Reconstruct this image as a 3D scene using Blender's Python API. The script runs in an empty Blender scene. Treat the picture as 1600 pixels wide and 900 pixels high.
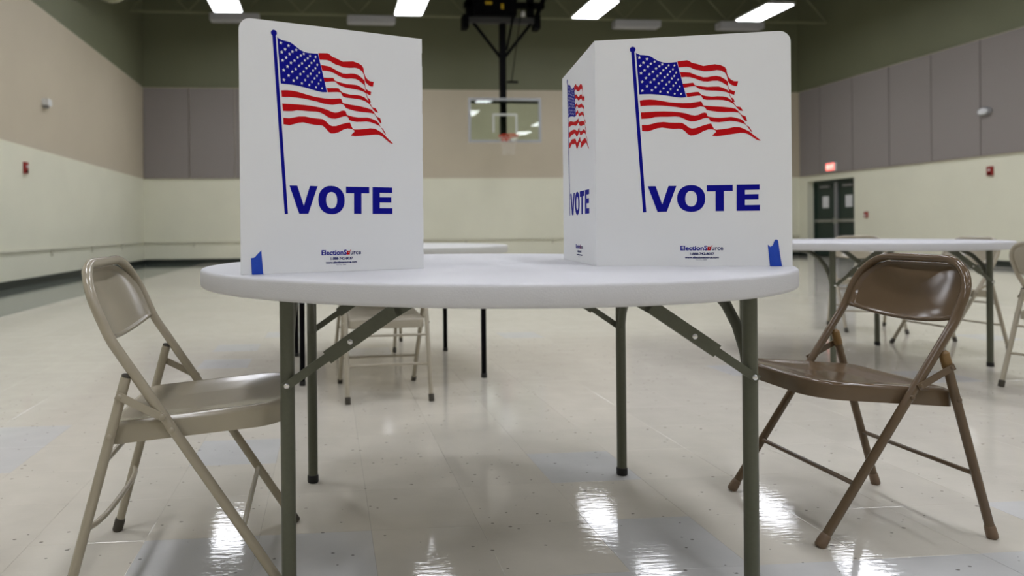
import bpy, bmesh, math, random
from mathutils import Vector, Matrix
from mathutils.geometry import tessellate_polygon
random.seed(7)
PI = math.pi
scene = bpy.context.scene
COL = scene.collection

# ------------------------------------------------------------------ camera
cam_d = bpy.data.cameras.new('camera')
cam = bpy.data.objects.new('camera', cam_d)
COL.objects.link(cam)
F_PX = 1118.5
cam_d.sensor_fit = 'HORIZONTAL'
cam_d.sensor_width = 36.0
cam_d.lens = F_PX * 36.0 / 1600.0
cam_d.shift_x = (800 - 609.76) / 1600.0
cam_d.shift_y = (359.0 - 450) / 1600.0
cam_d.clip_start = 0.05
cam_d.clip_end = 100
cam_d.dof.use_dof = True
cam_d.dof.focus_distance = 1.75
cam_d.dof.aperture_fstop = 3.0
cam.matrix_world = (Matrix.Translation((0, 0, 0.832)) @ Matrix.Rotation(-0.0868, 4, 'Z')
                    @ Matrix.Rotation(PI / 2, 4, 'X') @ Matrix.Rotation(-0.009, 4, 'Z'))
scene.camera = cam

# ------------------------------------------------------------------ world, exposure
world = bpy.data.worlds.new('world')
scene.world = world
world.use_nodes = True
world.node_tree.nodes['Background'].inputs[0].default_value = (0.5, 0.5, 0.48, 1)
world.node_tree.nodes['Background'].inputs[1].default_value = 0.02
LAMP_POWER = 12.0             # radiance of the ceiling light diffusers
LAMP_WATTS = 18.0            # downward beam of each fixture
LAMP_COL = (0.985, 1.0, 1.07)
scene.view_settings.view_transform = 'Standard'
scene.view_settings.look = 'None'
scene.view_settings.exposure = 0.0
scene.view_settings.gamma = 1.0
scene.view_settings.use_curve_mapping = False

# ------------------------------------------------------------------ materials
def _mat(name):
    m = bpy.data.materials.new(name)
    m.use_nodes = True
    nt = m.node_tree
    return m, nt, nt.nodes['Principled BSDF']

def N(nt, kind, **kw):
    n = nt.nodes.new(kind)
    for k, v in kw.items():
        setattr(n, k, v)
    return n

def mat(name, col, rough=0.5, metal=0.0, noise=0.06, nscale=40.0, bump=0.0, bscale=300.0, coat=0.0, spec=0.5):
    """painted / plastic / metal surface with a little tonal noise and fine relief"""
    m, nt, b = _mat(name)
    L = nt.links
    tc = N(nt, 'ShaderNodeTexCoord')
    nz = N(nt, 'ShaderNodeTexNoise')
    nz.inputs['Scale'].default_value = nscale
    nz.inputs['Detail'].default_value = 4
    L.new(tc.outputs['Object'], nz.inputs['Vector'])
    mx = N(nt, 'ShaderNodeMix', data_type='RGBA')
    lo = [c * (1 - noise) for c in col] + [1]
    hi = [min(1, c * (1 + noise)) for c in col] + [1]
    mx.inputs['A'].default_value = lo
    mx.inputs['B'].default_value = hi
    L.new(nz.outputs['Fac'], mx.inputs['Factor'])
    L.new(mx.outputs['Result'], b.inputs['Base Color'])
    b.inputs['Roughness'].default_value = rough
    b.inputs['Metallic'].default_value = metal
    b.inputs['Specular IOR Level'].default_value = spec
    b.inputs['Coat Weight'].default_value = coat
    b.inputs['Coat Roughness'].default_value = 0.08
    if bump:
        n2 = N(nt, 'ShaderNodeTexNoise')
        n2.inputs['Scale'].default_value = bscale
        n2.inputs['Detail'].default_value = 3
        L.new(tc.outputs['Object'], n2.inputs['Vector'])
        bp = N(nt, 'ShaderNodeBump')
        bp.inputs['Strength'].default_value = bump
        bp.inputs['Distance'].default_value = 0.002
        L.new(n2.outputs['Fac'], bp.inputs['Height'])
        L.new(bp.outputs['Normal'], b.inputs['Normal'])
    return m

def emit(name, col, strength):
    m, nt, b = _mat(name)
    b.inputs['Base Color'].default_value = (*col, 1)
    b.inputs['Emission Color'].default_value = (*col, 1)
    b.inputs['Emission Strength'].default_value = strength
    return m

CREAM = (0.79, 0.78, 0.63)
TAN = (0.56, 0.495, 0.375)
GREEN = (0.175, 0.182, 0.110)

def wall_mat():
    """three flat paint bands: cream dado, tan middle, dark green top; painted block relief"""
    m, nt, b = _mat('wall_paint')
    L = nt.links
    geo = N(nt, 'ShaderNodeNewGeometry')
    sep = N(nt, 'ShaderNodeSeparateXYZ')
    L.new(geo.outputs['Position'], sep.inputs[0])
    nz = N(nt, 'ShaderNodeTexNoise')
    nz.inputs['Scale'].default_value = 1.3
    nz.inputs['Detail'].default_value = 5
    L.new(geo.outputs['Position'], nz.inputs['Vector'])
    def step(z):
        g = N(nt, 'ShaderNodeMath', operation='GREATER_THAN')
        L.new(sep.outputs['Z'], g.inputs[0])
        g.inputs[1].default_value = z
        return g.outputs[0]
    m1 = N(nt, 'ShaderNodeMix', data_type='RGBA')
    m1.inputs['A'].default_value = (*CREAM, 1)
    m1.inputs['B'].default_value = (*TAN, 1)
    L.new(step(2.21), m1.inputs['Factor'])
    m2 = N(nt, 'ShaderNodeMix', data_type='RGBA')
    L.new(m1.outputs['Result'], m2.inputs['A'])
    m2.inputs['B'].default_value = (*GREEN, 1)
    L.new(step(4.60), m2.inputs['Factor'])
    hs = N(nt, 'ShaderNodeHueSaturation')
    mr = N(nt, 'ShaderNodeMapRange')
    mr.inputs['To Min'].default_value = 0.94
    mr.inputs['To Max'].default_value = 1.06
    L.new(nz.outputs['Fac'], mr.inputs['Value'])
    L.new(mr.outputs['Result'], hs.inputs['Value'])
    L.new(m2.outputs['Result'], hs.inputs['Color'])
    L.new(hs.outputs['Color'], b.inputs['Base Color'])
    b.inputs['Roughness'].default_value = 0.55
    b.inputs['Specular IOR Level'].default_value = 0.35
    n2 = N(nt, 'ShaderNodeTexNoise')
    n2.inputs['Scale'].default_value = 90
    L.new(geo.outputs['Position'], n2.inputs['Vector'])
    bp = N(nt, 'ShaderNodeBump')
    bp.inputs['Strength'].default_value = 0.24
    bp.inputs['Distance'].default_value = 0.003
    L.new(n2.outputs['Fac'], bp.inputs['Height'])
    L.new(bp.outputs['Normal'], b.inputs['Normal'])
    return m

TILE = 0.305
TX0, TY0 = 0.417, 1.98

def tile_mat(name, col, fleck, var=0.022):
    """waxed vinyl composition tile: per-tile tone, streaky flecks, wavy wax film"""
    m, nt, b = _mat(name)
    L = nt.links
    geo = N(nt, 'ShaderNodeNewGeometry')
    # per-tile tone
    mp = N(nt, 'ShaderNodeMapping')
    mp.inputs['Location'].default_value = (-TX0 / TILE, -TY0 / TILE, 0)
    mp.inputs['Scale'].default_value = (1 / TILE, 1 / TILE, 0)
    L.new(geo.outputs['Position'], mp.inputs['Vector'])
    fl = N(nt, 'ShaderNodeVectorMath', operation='FLOOR')
    L.new(mp.outputs['Vector'], fl.inputs[0])
    wn = N(nt, 'ShaderNodeTexWhiteNoise', noise_dimensions='3D')
    L.new(fl.outputs['Vector'], wn.inputs['Vector'])
    mr = N(nt, 'ShaderNodeMapRange')
    mr.inputs['To Min'].default_value = 1 - var
    mr.inputs['To Max'].default_value = 1 + var
    L.new(wn.outputs['Value'], mr.inputs['Value'])
    # cloudy mottling
    n1 = N(nt, 'ShaderNodeTexNoise')
    n1.inputs['Scale'].default_value = 9
    n1.inputs['Detail'].default_value = 6
    L.new(geo.outputs['Position'], n1.inputs['Vector'])
    mr1 = N(nt, 'ShaderNodeMapRange')
    mr1.inputs['To Min'].default_value = 0.92
    mr1.inputs['To Max'].default_value = 1.08
    L.new(n1.outputs['Fac'], mr1.inputs['Value'])
    mul = N(nt, 'ShaderNodeMath', operation='MULTIPLY')
    L.new(mr.outputs['Result'], mul.inputs[0])
    L.new(mr1.outputs['Result'], mul.inputs[1])
    hs = N(nt, 'ShaderNodeHueSaturation')
    hs.inputs['Color'].default_value = (*col, 1)
    L.new(mul.outputs[0], hs.inputs['Value'])
    # sparse dark flecks, slightly streaked
    mpf = N(nt, 'ShaderNodeMapping')
    mpf.inputs['Scale'].default_value = (34, 52, 1)
    mpf.inputs['Rotation'].default_value = (0, 0, 0.5)
    L.new(geo.outputs['Position'], mpf.inputs['Vector'])
    vo = N(nt, 'ShaderNodeTexVoronoi')
    vo.inputs['Scale'].default_value = 1.0
    vo.inputs['Randomness'].default_value = 1.0
    L.new(mpf.outputs['Vector'], vo.inputs['Vector'])
    rs = N(nt, 'ShaderNodeSeparateColor')
    L.new(vo.outputs['Color'], rs.inputs[0])
    rr = N(nt, 'ShaderNodeMapRange')
    rr.inputs['From Min'].default_value = 0.76
    rr.inputs['From Max'].default_value = 1.0
    rr.inputs['To Min'].default_value = 0.0
    rr.inputs['To Max'].default_value = 0.21
    L.new(rs.outputs[0], rr.inputs['Value'])
    lt = N(nt, 'ShaderNodeMath', operation='LESS_THAN')
    L.new(vo.outputs['Distance'], lt.inputs[0])
    L.new(rr.outputs['Result'], lt.inputs[1])
    fm = N(nt, 'ShaderNodeMath', operation='MULTIPLY')
    L.new(lt.outputs[0], fm.inputs[0])
    fm.inputs[1].default_value = fleck
    mx = N(nt, 'ShaderNodeMix', data_type='RGBA')
    L.new(fm.outputs[0], mx.inputs['Factor'])
    L.new(hs.outputs['Color'], mx.inputs['A'])
    mx.inputs['B'].default_value = (0.10, 0.09, 0.075, 1)
    L.new(mx.outputs['Result'], b.inputs['Base Color'])
    b.inputs['Specular IOR Level'].default_value = 0.5
    # wax film: slightly wavy, scuffed roughness
    n3 = N(nt, 'ShaderNodeTexNoise')
    n3.inputs['Scale'].default_value = 6
    n3.inputs['Detail'].default_value = 5
    L.new(geo.outputs['Position'], n3.inputs['Vector'])
    mr3 = N(nt, 'ShaderNodeMapRange')
    mr3.inputs['To Min'].default_value = 0.02
    mr3.inputs['To Max'].default_value = 0.075
    L.new(n3.outputs['Fac'], mr3.inputs['Value'])
    L.new(mr3.outputs['Result'], b.inputs['Roughness'])
    mpb = N(nt, 'ShaderNodeMapping')
    mpb.inputs['Scale'].default_value = (20, 80, 1)
    L.new(geo.outputs['Position'], mpb.inputs['Vector'])
    n4 = N(nt, 'ShaderNodeTexNoise')
    n4.inputs['Scale'].default_value = 1.0
    n4.inputs['Detail'].default_value = 3
    L.new(mpb.outputs['Vector'], n4.inputs['Vector'])
    bp = N(nt, 'ShaderNodeBump')
    bp.inputs['Strength'].default_value = 0.24
    bp.inputs['Distance'].default_value = 0.0009
    L.new(n4.outputs['Fac'], bp.inputs['Height'])
    L.new(bp.outputs['Normal'], b.inputs['Normal'])
    return m

def glass_mat():
    m, nt, b = _mat('backboard_glass')
    b.inputs['Base Color'].default_value = (0.80, 0.92, 0.80, 1)
    b.inputs['Transmission Weight'].default_value = 1.0
    b.inputs['Roughness'].default_value = 0.0
    b.inputs['IOR'].default_value = 1.5
    return m

M = dict(
    wall=wall_mat(),
    base=mat('black_vinyl_base', (0.012, 0.018, 0.014), 0.4),
    rail=mat('rail_paint', (0.60, 0.585, 0.47), 0.5),
    ceiling=mat('dark_ceiling_paint', (0.018, 0.019, 0.012), 0.9),
    joist=mat('joist_paint', (0.24, 0.25, 0.15), 0.6),
    slab=mat('floor_adhesive', (0.16, 0.14, 0.11), 0.8),
    tile_beige=tile_mat('tile_beige', (0.60, 0.565, 0.485), 0.75),
    tile_grey=tile_mat('tile_grey', (0.56, 0.558, 0.542), 0.8),
    tile_dark=tile_mat('tile_border', (0.13, 0.15, 0.135), 0.3),
    acoustic=mat('acoustic_fabric', (0.272, 0.244, 0.230), 0.9, bump=0.3, bscale=500),
    trim=mat('panel_trim', (0.10, 0.09, 0.085), 0.7),
    door=mat('door_green', (0.010, 0.028, 0.020), 0.35),
    steel=mat('brushed_steel', (0.42, 0.42, 0.40), 0.35, metal=0.9),
    greymetal=mat('grey_paint', (0.24, 0.24, 0.24), 0.5),
    paper=mat('paper', (0.72, 0.73, 0.74), 0.9),
    red=mat('alarm_red', (0.30, 0.015, 0.012), 0.35),
    white=mat('white_plastic', (0.72, 0.72, 0.70), 0.4),
    exit=emit('exit_sign_glow', (1.0, 0.17, 0.14), 1.5),
    lamp=emit('lamp_diffuser', LAMP_COL, LAMP_POWER),
    housing=mat('lamp_housing', (0.55, 0.55, 0.53), 0.5),
    offlens=mat('grey_lens', (0.50, 0.50, 0.52), 0.4),
    duct=mat('duct_paint', (0.42, 0.42, 0.30), 0.5),
    black=mat('black_steel', (0.0035, 0.0035, 0.0045), 0.6, spec=0.06),
    darkgrey=mat('dark_grey_steel', (0.06, 0.06, 0.06), 0.4),
    yellow=mat('yellow_paint', (0.55, 0.36, 0.02), 0.4),
    rim=mat('rim_orange', (0.55, 0.045, 0.015), 0.5, spec=0.2),
    net=mat('net_cord', (0.62, 0.58, 0.50), 0.8),
    frame=mat('backboard_frame', (0.36, 0.37, 0.38), 0.4),
    glass=glass_mat(),
    mark=mat('backboard_mark', (0.55, 0.57, 0.52), 0.5),
    top=mat('table_plastic', (0.60, 0.60, 0.62), 0.42, noise=0.03, nscale=25, bump=0.35, bscale=420),
    top2=mat('table_plastic_cream', (0.60, 0.60, 0.57), 0.42, noise=0.03, bump=0.3, bscale=420),
    leg=mat('hammered_green_grey', (0.088, 0.092, 0.062), 0.38, noise=0.12, nscale=120, bump=0.15, bscale=600),
    rubber=mat('black_rubber', (0.008, 0.008, 0.008), 0.6),
    chrome=mat('zinc_rivet', (0.75, 0.75, 0.75), 0.18, metal=1.0),
    beige_ch=mat('beige_enamel', (0.36, 0.318, 0.238), 0.19, noise=0.06, nscale=14, coat=0.1, bump=0.05, bscale=40),
    brown_ch=mat('brown_enamel', (0.120, 0.081, 0.047), 0.15, noise=0.06, nscale=14, spec=0.4, coat=0.0, bump=0.05, bscale=40),
    cream_ch=mat('light_beige_enamel', (0.40, 0.36, 0.28), 0.3, noise=0.05),
    cap_dark=mat('dark_foot_rubber', (0.055, 0.048, 0.036), 0.6),
    cap_brown=mat('brown_foot_rubber', (0.16, 0.105, 0.065), 0.55),
    board=mat('corrugated_plastic', (0.79, 0.80, 0.81), 0.5, noise=0.015, nscale=6, bump=0.04, bscale=60),
    blue=mat('print_blue', (0.0028, 0.0035, 0.255), 0.7, noise=0.04, spec=0.12),
    printred=mat('print_red', (0.52, 0.0025, 0.006), 0.7, noise=0.04, spec=0.12),
    printwhite=mat('print_white', (0.83, 0.835, 0.86), 0.6, noise=0.01, spec=0.2),
    navy=mat('print_navy', (0.008, 0.014, 0.13), 0.7, noise=0.04, spec=0.12),
    tape=mat('blue_tape', (0.004, 0.055, 0.45), 0.65, noise=0.15, nscale=60, bump=0.2, bscale=200),
)

# ------------------------------------------------------------------ mesh helpers
class MB:
    def __init__(self):
        self.v, self.f, self.m = [], [], []
    def add(self, vs, fs, mi=0):
        o = len(self.v)
        self.v += [tuple(p) for p in vs]
        self.f += [tuple(i + o for i in q) for q in fs]
        self.m += [mi] * len(fs)
        return self
    def box(self, a, b, mi=0):
        x0, y0, z0 = a
        x1, y1, z1 = b
        vs = [(x0, y0, z0), (x1, y0, z0), (x1, y1, z0), (x0, y1, z0), (x0, y0, z1), (x1, y0, z1), (x1, y1, z1), (x0, y1, z1)]
        return self.add(vs, [(0, 3, 2, 1), (4, 5, 6, 7), (0, 1, 5, 4), (1, 2, 6, 5), (2, 3, 7, 6), (3, 0, 4, 7)], mi)
    def tube(self, pts, r, n=12, closed=False, cap=True, mi=0, flat=None):
        P = [Vector(p) for p in pts]
        rs = r if isinstance(r, (list, tuple)) else [r] * len(P)
        k = len(P)
        tang = []
        for i in range(k):
            a = P[i - 1] if (i > 0 or closed) else P[i]
            c = P[(i + 1) % k] if (i < k - 1 or closed) else P[i]
            tang.append((c - a).normalized())
        up = Vector((0, 0, 1)) if abs(tang[0].z) < 0.9 else Vector((0, 1, 0))
        u = (up - tang[0] * up.dot(tang[0])).normalized()
        vs = []
        for i in range(k):
            t = tang[i]
            u = (u - t * u.dot(t)).normalized()
            w = t.cross(u)
            for j in range(n):
                a = 2 * PI * j / n
                vs.append(P[i] + (u * math.cos(a) + w * math.sin(a)) * rs[i])
        fs = []
        for i in range(k if closed else k - 1):
            i2 = (i + 1) % k
            for j in range(n):
                j2 = (j + 1) % n
                fs.append((i * n + j, i * n + j2, i2 * n + j2, i2 * n + j))
        if cap and not closed:
            fs.append(tuple(range(n - 1, -1, -1)))
            fs.append(tuple((k - 1) * n + j for j in range(n)))
        return self.add(vs, fs, mi)
    def lathe(self, prof, n=32, mi=0, center=(0, 0, 0)):
        """profile of (r, z); r=0 ends are collapsed"""
        cx, cy, cz = center
        vs, rows = [], []
        for r, z in prof:
            if r < 1e-6:
                rows.append([len(vs)])
                vs.append((cx, cy, cz + z))
            else:
                rows.append(list(range(len(vs), len(vs) + n)))
                vs += [(cx + r * math.cos(2 * PI * j / n), cy + r * math.sin(2 * PI * j / n), cz + z) for j in range(n)]
        fs = []
        for a, b in zip(rows, rows[1:]):
            for j in range(n):
                j2 = (j + 1) % n
                if len(a) == 1 and len(b) == 1:
                    continue
                if len(a) == 1:
                    fs.append((a[0], b[j2], b[j]))
                elif len(b) == 1:
                    fs.append((a[j], a[j2], b[0]))
                else:
                    fs.append((a[j], a[j2], b[j2], b[j]))
        return self.add(vs, fs, mi)
    def bar(self, a, b, w, t, side=(0, 1, 0), mi=0):
        """flat bar from a to b, width w (in the plane normal to side), thickness t along side"""
        a, b, s = Vector(a), Vector(b), Vector(side).normalized()
        d = (b - a).normalized()
        n = d.cross(s).normalized()
        vs = []
        for p in (a, b):
            for i, j in ((-1, -1), (1, -1), (1, 1), (-1, 1)):
                vs.append(p + n * (w / 2 * i) + s * (t / 2 * j))
        return self.add(vs, [(3, 2, 1, 0), (4, 5, 6, 7), (0, 1, 5, 4), (1, 2, 6, 5), (2, 3, 7, 6), (3, 0, 4, 7)], mi)
    def build(self, name, material, parent=None, smooth=False, angle=40):
        me = bpy.data.meshes.new(name)
        me.from_pydata(self.v, [], self.f)
        mats = material if isinstance(material, (list, tuple)) else [material]
        for q in mats:
            me.materials.append(q)
        if len(mats) > 1:
            me.polygons.foreach_set('material_index', self.m)
        bm = bmesh.new()
        bm.from_mesh(me)
        bmesh.ops.recalc_face_normals(bm, faces=bm.faces)
        bm.to_mesh(me)
        bm.free()
        if smooth:
            me.polygons.foreach_set('use_smooth', [True] * len(me.polygons))
            me.set_sharp_from_angle(angle=math.radians(angle))
        me.update()
        return link(name, me, parent)

def link(name, data, parent=None):
    o = bpy.data.objects.new(name, data)
    COL.objects.link(o)
    if parent:
        o.parent = parent
    return o

def tag(o, label, cat, group=None):
    o['label'] = label
    o['category'] = cat
    if group:
        o['group'] = group
    return o

def thing(name, label, cat, loc=(0, 0, 0), rz=0.0, group=None):
    o = link(name, None)
    o.empty_display_size = 0.1
    o.location = loc
    o.rotation_euler = (0, 0, rz)
    return tag(o, label, cat, group)

def struct(o):
    o['kind'] = 'structure'
    return o

def copy_tree(src, parent=None):
    c = src.copy()
    COL.objects.link(c)
    c.parent = parent
    for ch in list(src.children):
        copy_tree(ch, c)
    return c

def ring_fill(mb, rings, mi=0, cap_first=False, cap_last=True):
    """rings: list of equally long closed vertex loops"""
    n = len(rings[0])
    vs = [p for r in rings for p in r]
    fs = []
    for i in range(len(rings) - 1):
        for j in range(n):
            j2 = (j + 1) % n
            fs.append((i * n + j, i * n + j2, (i + 1) * n + j2, (i + 1) * n + j))
    if cap_first:
        fs.append(tuple(range(n - 1, -1, -1)))
    if cap_last:
        fs.append(tuple((len(rings) - 1) * n + j for j in range(n)))
    return mb.add(vs, fs, mi)

def flat_poly(mb, loops, fn):
    """fill polygon (outer loop + holes) given in 2D, mapped to 3D by fn"""
    tl = [[Vector((p[0], p[1], 0)) for p in lp] for lp in loops]
    flat = [p for lp in loops for p in lp]
    tri = tessellate_polygon(tl)
    return mb.add([fn(p[0], p[1]) for p in flat], [tuple(t) for t in tri])

# ================================================================== THE ROOM
XL, XR, YB, YF, ZC = -4.76, 13.25, 19.12, -8.0, 7.35
DY0, DY1, DH, REC = 17.00, 18.77, 2.06, 0.18       # door recess in the right wall

floor = struct(MB().box((XL - .3, YF - .3, -0.2), (XR + .6, YB + .3, -0.003)).build('floor', M['slab']))
ceiling = struct(MB().box((XL - .3, YF - .3, ZC), (XR + .6, YB + .3, ZC + .2)).build('ceiling', M['ceiling']))
wl = struct(MB().box((XL - .25, YF - .25, -0.003), (XL, YB + .25, ZC)).build('wall_left', M['wall']))
wb = struct(MB().box((XL, YB, -0.003), (XR + .6, YB + .25, ZC)).build('wall_back', M['wall']))
wf = struct(MB().box((XL, YF - .25, -0.003), (XR + .6, YF, ZC)).build('wall_front', M['wall']))
wr = MB().box((XR, YF, -0.003), (XR + .55, DY0, ZC)).box((XR, DY1, -0.003), (XR + .55, YB, ZC)).box((XR, DY0, DH), (XR + .55, DY1, ZC))
wr.box((XR + .35, DY0, -0.003), (XR + .55, DY1, DH))
wr = struct(wr.build('wall_right', M['wall']))

# vinyl base along the walls
bs = MB().box((XL, YF, 0), (XL + .012, YB, .115)).build('baseboard_left', M['base']); struct(bs)
bs = MB().box((XL, YB - .012, 0), (XR, YB, .115)).build('baseboard_back', M['base']); struct(bs)
bs = MB().box((XR - .012, YF, 0), (XR, DY0, .115)).box((XR - .012, DY1, 0), (XR, YB, .115)).build('baseboard_right', M['base']); struct(bs)

# low rail that runs along the left and back walls, with its brackets
t1 = struct(MB().box((XL, YF, .535), (XL + .026, YB, .565)).build('trim_1', M['rail']))
t2 = struct(MB().box((XL + .035, YB - .035, .535), (XR, YB, .565)).build('trim_2', M['rail']))
for yy in [6.5 + 2.1 * i for i in range(6)]:
    MB().box((XL, yy, .43), (XL + .03, yy + .03, .535)).build('bracket', M['rail'], t1)
for xx in [-3.5 + 2.4 * i for i in range(7)]:
    MB().box((xx, YB - .03, .43), (xx + .03, YB, .535)).build('bracket', M['rail'], t2)

# ------------------------------------------------------------------ floor tiles
GREY = {(-2, -1), (-3, -1), (-3, 2), (1, -1), (2, -2), (3, -2), (4, -2), (1, 1), (1, -2), (0, -2), (5, -2), (-6, 3), (-7, 3), (-6, 2), (5, -1), (6, 6), (-1, 9), (9, 5), (-4, 8), (-9, 6), (3, 11)}
rt = random.Random(5)
cells = []
i0, i1 = int(math.floor((XL - TX0) / TILE)), int(math.floor((XR - TX0) / TILE))
j0, j1 = int(math.floor((YF - TY0) / TILE)), int(math.floor((YB - TY0) / TILE))
for i in range(i0, i1 + 1):
    for j in range(j0, j1 + 1):
        x0, x1 = TX0 + i * TILE, TX0 + (i + 1) * TILE
        y0, y1 = TY0 + j * TILE, TY0 + (j + 1) * TILE
        x0, x1, y0, y1 = max(x0, XL), min(x1, XR), max(y0, YF), min(y1, YB)
        if x1 - x0 < .01 or y1 - y0 < .01:
            continue
        r = rt.random()
        near = -8 <= i <= 6 and -3 <= j <= 8
        k = 1 if (i, j) in GREY or (not near and r < 0.012) else 0
        if x1 < -3.2:
            k = 2
        full = (x1 - x0 > TILE - 1e-4) and (y1 - y0 > TILE - 1e-4)
        xc, yc = (x0 + x1) / 2, (y0 + y1) / 2
        X, Z = xc * .9962 - yc * .0867, xc * .0867 + yc * .9962
        vis = Z > 1.45 and -0.62 < X / Z < 0.96
        cells.append((Z if (vis and full) else 999, x0, x1, y0, y1, k))
cells.sort(key=lambda c: c[0])
G = 0.0002
tmats = [M['tile_beige'], M['tile_grey'], M['tile_dark']]
h = TILE / 2 - G
tmesh = []
for k in range(3):
    me = bpy.data.meshes.new('floor_tile')
    b = .0005
    vs = [(-h, -h, -.003), (h, -h, -.003), (h, h, -.003), (-h, h, -.003),
          (-h, -h, -b * .5), (h, -h, -b * .5), (h, h, -b * .5), (-h, h, -b * .5),
          (-h + b, -h + b, 0), (h - b, -h + b, 0), (h - b, h - b, 0), (-h + b, h - b, 0)]
    fs = [(8, 9, 10, 11)]
    for a in range(4):
        c = (a + 1) % 4
        fs += [(a, c, c + 4, a + 4), (a + 4, c + 4, c + 8, a + 8)]
    me.from_pydata(vs, [], fs)
    me.materials.append(tmats[k])
    tmesh.append(me)
far = MB()
for n, (d, x0, x1, y0, y1, k) in enumerate(cells):
    if n < 300 and d < 900:
        o = link('floor_tile', tmesh[k], floor)
        o.location = ((x0 + x1) / 2, (y0 + y1) / 2, 0)
    else:
        x0 += G; x1 -= G; y0 += G; y1 -= G
        far.add([(x0, y0, 0), (x1, y0, 0), (x1, y1, 0), (x0, y1, 0), (x0, y0, -.003), (x1, y0, -.003), (x1, y1, -.003), (x0, y1, -.003)],
                [(0, 1, 2, 3), (4, 5, 1, 0), (5, 6, 2, 1), (6, 7, 3, 2), (7, 4, 0, 3)], k)
fo = far.build('floor_tile_field', tmats, floor)
fo['kind'] = 'stuff'

# ------------------------------------------------------------------ acoustic wall panels (parts of the walls)
def apanel(parent, a, b):
    MB().box(a, b).build('acoustic_panel', M['acoustic'], parent)
PZ0, PZ1 = 2.225, 4.575
edges = [16.98 - 1.187 * k for k in range(20)]
for y1, y0 in zip([YB - .1, 18.167] + edges, [18.167] + edges):
    if y0 < YF:
        break
    apanel(wr, (XR - .05, y0 + .012, PZ0), (XR, y1 - .012, PZ1))
xe = [XL + .005 + 1.17 * k for k in range(5)]
for x0, x1 in zip(xe, xe[1:]):
    apanel(wb, (x0 + .012, YB - .05, PZ0), (x1 - .012, YB, PZ1))
xe = [XR - .3 - 1.17 * k for k in range(5)]
for x1, x0 in zip(xe, xe[1:]):
    apanel(wb, (x0 + .012, YB - .05, PZ0), (x1 - .012, YB, PZ1))

# ------------------------------------------------------------------ double door in the recess of the right wall
DX = XR + REC
d1 = link('door_1', None); struct(d1); d1.location = (DX, (DY0 + DY1) / 2, 0)
W = (DY1 - DY0) / 2
fr = MB().box((0, -W, 0), (.10, -W + .06, DH)).box((0, W - .06, 0), (.10, W, DH)).box((0, -W + .06, DH - .07), (.10, W - .06, DH))
fr.build('door_frame', M['door'], d1)
MB().box((-.02, -.045, .01), (.10, .045, DH - .07)).build('center_post', M['greymetal'], d1)
for s in (-1, 1):
    ya, yb = (.05, W - .065) if s > 0 else (-W + .065, -.05)
    leaf = MB().box((.03, ya, .01), (.075, yb, DH - .075)).build('door_leaf', M['door'], d1)
    ym = (ya + yb) / 2
    MB().box((-.045, ya + .03, .93), (.0, yb - .03, 1.0)).box((-.045, ya + .03, .945), (.03, ya + .10, .985)).box((-.045, yb - .10, .945), (.03, yb - .03, .985)).build('push_bar', M['steel'], leaf)
    MB().box((.024, ym - .12, 1.32), (.030, ym + .12, 1.63)).build('paper_notice', M['paper'], leaf)
    MB().box((-.03, ym - .18, 1.86), (.030, ym + .16, 1.92)).build('door_closer', M['greymetal'], leaf)
MB().box((-.03, -.09, .90), (-.0205, .09, 1.03)).build('latch_keeper', M['steel'], d1)
for q in d1.children:
    pass

def exit_sign():
    p = (XR - .05, 17.72, 2.38)
    t = thing('exit_sign', 'glowing red exit sign above the dark green double doors', 'sign', p)
    MB().box((-.05, -.17, -.11), (0, .17, .11)).build('housing', M['white'], t)
    MB().box((-.056, -.155, -.095), (-.0505, .155, .095)).build('face', M['exit'], t)
    lt = text_mesh('EXIT', .14, bold=.004)
    w = max(v.co.x for v in lt.vertices)
    for v in lt.vertices:      # letters read from the room, on the sign's face
        x, y = v.co.x - w / 2, v.co.y
        v.co = (-.0575, -x, y - .05)
    lt.materials.append(M['exit_letter'])
    link('lettering', lt, t)

def text_mesh(s, size, bold=0.0, space=1.0, align='LEFT'):
    cu = bpy.data.curves.new('lettering', 'FONT')
    cu.body = s
    cu.size = size
    cu.offset = bold
    cu.space_character = space
    cu.fill_mode = 'FRONT'
    cu.resolution_u = 3
    o = bpy.data.objects.new('lettering_tmp', cu)
    COL.objects.link(o)
    dg = bpy.context.evaluated_depsgraph_get()
    dg.update()
    me = bpy.data.meshes.new_from_object(o.evaluated_get(dg))
    bpy.data.objects.remove(o)
    bpy.data.curves.remove(cu)
    me.materials.clear()
    return me
M['exit_letter'] = emit('exit_letter_glow', (1.0, 0.42, 0.36), 2.6)
exit_sign()

# ------------------------------------------------------------------ small wall devices
def fire_horn(name, label, loc, rz):
    t = thing(name, label, 'fire alarm', loc, rz)       # local: wall at x=0, faces +x
    MB().box((0, -.06, -.09), (.04, .06, .09)).build('body', M['red'], t)
    MB().lathe([(0, .0), (.022, .0), (.018, .02), (0, .022)], 16).build('strobe_lens', M['white'], t).matrix_local = Matrix.Translation((.04, 0, .02)) @ Matrix.Rotation(PI / 2, 4, 'Y')
    MB().box((.04, -.04, -.075), (.046, .04, -.035)).build('speaker_grille', M['black'], t)
    return t
fire_horn('fire_alarm', 'red fire alarm horn high on the cream left wall', (XL, 11.75, 1.86), 0)
fire_horn('fire_alarm', 'red fire alarm horn below the grey panels on the right wall', (XR, 13.25, 1.90), PI)
t = thing('pull_station', 'small red fire pull station beside the green double doors', 'fire alarm', (XR, 16.58, 1.10), PI)
MB().box((0, -.05, -.07), (.04, .05, .07)).build('body', M['red'], t)
MB().box((.04, -.035, -.03), (.055, .035, .0)).build('handle', M['white'], t)
t = thing('wall_sensor', 'small white sensor box on the tan left wall', 'sensor', (XL, 12.55, 3.02), 0)
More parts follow.
